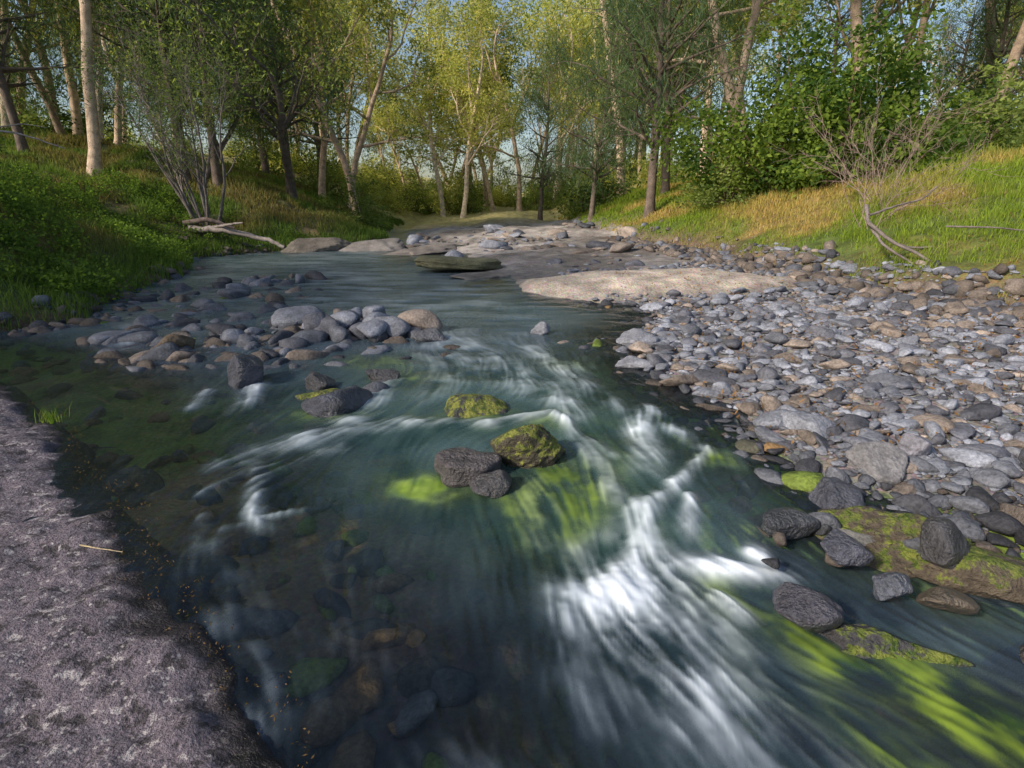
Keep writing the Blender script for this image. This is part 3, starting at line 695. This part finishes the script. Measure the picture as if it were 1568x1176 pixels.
def blades(name, x, y, h, w, ca, cb, mixv, mat=M_grass, lean=.35, rg=R0, z=None):
    n = len(x); z = terrain(x, y) if z is None else z
    P = np.stack([x, y, z-.02], 1); a = rg.uniform(0, 6.283, n)
    S = np.stack([np.cos(a), np.sin(a), 0*a], 1)*w[:, None]*.5
    b = rg.uniform(0, 6.283, n); D = np.stack([np.cos(b), np.sin(b), 0*b], 1)*(h*lean*rg.uniform(.3, 1.6, n))[:, None]
    U = np.array([0, 0, 1.])*h[:, None]
    m1 = P+U*.55+D*.35; tp = P+U*rg.uniform(.75, 1, (n, 1))+D
    V = np.stack([P-S, P+S, m1+S*.8, m1-S*.8, tp+S*.15, tp-S*.15], 1).reshape(-1, 3)
    o = np.arange(n)[:, None]*6
    F = np.concatenate([o+np.array([0, 1, 2, 3]), o+np.array([3, 2, 4, 5])])
    c = (np.array(ca)*(1-mixv[:, None])+np.array(cb)*mixv[:, None])*rg.uniform(.65, 1.35, (n, 1))
    return build(name, [dict(V=V, F=F, C=np.repeat(c, 6, 0), s=False)], [mat])
rg = np.random.default_rng(55)
n = 360000
y = 5+36*rg.random(n)**1.6; x = rg.uniform(3, 26, n)
t = dT(x, y)+(fbm(x*.9, y*.9, 3)-.5)*.84
ok = (t > .05) & (x < y*1.05+2) & (fbm(x*1.3, y*1.3, 90) > .27+.15*np.exp(-t)); x, y, t = x[ok], y[ok], t[ok]
g1 = fbm(x*.6, y*.6, 20); dry = sstep((g1-.47)*3.5+.3*sstep((t-4)/2)+.9*np.exp(-t/.35))
hh = rg.uniform(.06, .20, len(x))*(.4+1.2*fbm(x*.8, y*.8, 91))*np.clip(.6+t*.4, .6, 1.5)
blades('right_bank_grass', x, y, hh, np.clip(.0011*y, .008, .035), (.20, .28, .04), (.50, .34, .14), dry*rg.uniform(.4, 1, len(x)), rg=rg)  # blade colours brightened so this bank looks warmly lit
n = 400000
y = 5.5+34*rg.random(n)**1.6; x = -rg.uniform(3.5, 30, n)
l = dL(x, y)+(fbm(x*.9, y*.9, 3)-.5)*.7
ok = (l > .02) & (x > -y*1.05-2.5) & (fbm(x*1.3, y*1.3, 92) > .33); x, y, l = x[ok], y[ok], l[ok]
dry = sstep((fbm(x*.8, y*.8, 94)-.38)*4)*sstep((l-.6)/1.2)
hh = rg.uniform(.10, .36, len(x))*(.3+1.3*fbm(x*.9, y*.9, 95))
blades('left_bank_grass', x, y, hh, np.clip(.0011*y, .008, .035), (.125, .20, .045), (.27, .20, .10), dry*rg.uniform(.3, 1, len(x)), rg=rg)
n = 4600; y = 6.5+13*rg.random(n); x = -rg.uniform(5.2, 15, n); l = dL(x, y); ok = (l > .1) & (l < 6) & (fbm(x*.8, y*.8, 96) > .50); x, y = x[ok], y[ok]
tips = [(np.array([a, b, c]), 0) for a, b, c in zip(x, y, terrain(x, y)+rg.uniform(.05, .4, len(x)))]
build('riverside_herbs', [leaves(rg, tips, 22, .10, .07, .045, .1, (.075, .135, .035), (.20, .31, .06))], [M_bark, M_leaf])
n = 60; x = rg.normal(-3.42, .04, n); y = rg.normal(3.92, .04, n)
blades('grass_tuft', x, y, rg.uniform(.06, .15, n), np.full(n, .006), (.14, .26, .03), (.25, .30, .08), rg.random(n), z=np.full(n, .04), rg=rg)

def log(name, paths, colr, sc=1.0):
    tb = []
    for pts, r0, r1 in paths:
        pts = np.array(pts, float)*np.array([sc, sc, 1]); tt = np.linspace(0, 1, len(pts)); ti = np.linspace(0, 1, len(pts)*4)
        P = np.stack([np.interp(ti, tt, pts[:, k]) for k in range(3)], 1)
        P[1:-1] = (P[:-2]+2*P[1:-1]+P[2:])/4; P += np.random.default_rng(len(pts)).normal(0, r0*.15, P.shape)
        tb.append((P, np.linspace(r0, r1, len(P)), 8))
    return build(name, [wood_blocks(tb, colr)], [M_wood])
log('fallen_log', [([(-9.6,17.6,.75),(-8.5,17.3,.75),(-7.3,17.3,.5),(-6.7,17.2,.25)], .10, .05), ([(-8.9,17.5,.8),(-8.2,17.0,.9),(-7.7,16.9,.95)], .05, .02)], (.27, .235, .22))
log('fallen_log', [([(-11.6,17.2,.9),(-10.5,17.1,.6),(-9.4,17.0,.5)], .09, .06), ([(-9.8,17.6,.9),(-9.1,17.6,1.05),(-8.4,17.8,.75)], .09, .05)], (.17, .13, .115))
log('dead_branch', [([(-9.0,9.0,2.0),(-8.3,9.2,2.5),(-7.9,9.3,2.6),(-7.5,9.5,2.55),(-7.0,9.6,2.35)], .03, .008), ([(-8.3,9.2,2.5),(-8.1,9.0,2.2),(-7.9,9.0,2.1)], .014, .006), ([(-7.9,9.3,2.6),(-7.5,9.5,2.7),(-7.2,9.6,2.65)], .010, .004)], (.22, .21, .21))
log('fallen_branch', [([(6.3,10.6,1.5),(6.2,10.3,1.25),(6.5,10.0,.95),(6.9,9.7,.75),(7.2,9.2,.4)], .035, .018), ([(6.2,10.3,1.35),(6.7,10.4,1.5),(7.2,10.5,1.6),(7.5,10.6,1.8)], .02, .01), ([(6.5,10.0,.95),(6.9,10.1,.85),(7.5,9.9,.9),(8.4,9.6,1.0)], .02, .01), ([(6.3,10.4,1.2),(6.3,9.9,.9),(6.9,9.5,.5)], .025, .015), ([(7.2,9.8,1.2),(7.8,9.5,1.2),(8.6,9.2,1.1)], .015, .008)], (.17, .145, .14), .93)
DS = dict(maxd=2, seg=[7, 6, 5], wander=[.12, .18, .2], up=[.03, .04, .02], taper=[.8, .75, .8], kids=[6, 5], tmin=[.2, .2], ang=[(.5, .2), (.6, .25)], ratio=[.5, .5])
rg_ = np.random.default_rng(99); tubes = []; tips = []
for i in range(9):
    a = rg_.uniform(0, 6.283); grow(rg_, np.array([rg_.normal(0, .15), rg_.normal(0, .15), -.1]), np.array([.3+.7*math.cos(a), .4*math.sin(a), 1]), rg_.uniform(1.2, 2.3), .014, 0, DS, tubes, tips)
tubes = [(p_, np.minimum(r_, .016)*.7, k_2) for p_, r_, k_2 in tubes]
me = build('dead_shrub', [wood_blocks(tubes, (.27, .20, .175))], [M_wood], mesh_only=True)
plant('dead_shrub', me, 7.0, 11.6, .95)
plant('dead_shrub', me, 8.2, 13.4, 1.1, 2.0)
rg_ = np.random.default_rng(98)
log('twig', [([(-1.98,2.25,slab_z(-1.98,2.25)+.03),(-1.9,2.24,slab_z(-1.9,2.24)+.035),(-1.8,2.26,slab_z(-1.8,2.26)+.03)], .004, .002)], (.5, .4, .25))
n = 130; f = rg_.random(n); i = rg_.integers(3, 10, n); P = np.array(SL); p = P[i]*(1-f[:, None])+P[i+1]*f[:, None]
tips = [(np.array([a[0]+rg_.normal(-.02, .05), a[1]+rg_.normal(-.02, .05), .04]), 0) for a in p]
build('leaf_litter', [leaves(rg_, tips, 4, .02, .014, .005, 0, (.12, .07, .035), (.28, .19, .10), .1)], [M_bark, M_leaf])
n = 700; x = rg_.uniform(1.6, 8, n); y = rg_.uniform(2.9, 10, n); ok = dR(x, y) > .1; x, y = x[ok], y[ok]
tips = [(np.array([a, b, c]), 0) for a, b, c in zip(x, y, terrain(x, y)+.05)]
build('fallen_leaves', [leaves(rg_, tips, 3, .05, .05, .016, 0, (.24, .13, .06), (.40, .24, .11), .2)], [M_bark, M_leaf])

# ------------------------------------------------------------ sky, sun, camera
el = math.radians(32); sx, sy = -.80, -.60
w = bpy.data.worlds.new('World'); scene.world = w; w.use_nodes = True
nt = w.node_tree; sk = nt.nodes.new('ShaderNodeTexSky'); sk.sky_type = 'NISHITA'; sk.sun_disc = False
sk.sun_elevation = el; sk.sun_rotation = math.atan2(sx, sy) % (2*math.pi); sk.dust_density = 2.0
bg = nt.nodes['Background']; nt.links.new(sk.outputs[0], bg.inputs[0]); bg.inputs[1].default_value = .15
ld = bpy.data.lights.new('sun', 'SUN'); ld.energy = 5; ld.angle = math.radians(6); ld.color = (1, .87, .70)
lo = bpy.data.objects.new('sun', ld); scene.collection.objects.link(lo)
s_ = Vector((sx*math.cos(el), sy*math.cos(el), math.sin(el)))
lo.rotation_euler = (-s_).to_track_quat('-Z', 'Y').to_euler(); lo.location = s_*60
cd_ = bpy.data.cameras.new('camera'); cd_.lens = 20; cd_.sensor_width = 36; cd_.clip_end = 2000; cd_.clip_start = .05
co = bpy.data.objects.new('camera', cd_); scene.collection.objects.link(co)
co.location = (0, 0, 1.6); co.rotation_euler = (math.radians(90-18), 0, 0)
scene.camera = co
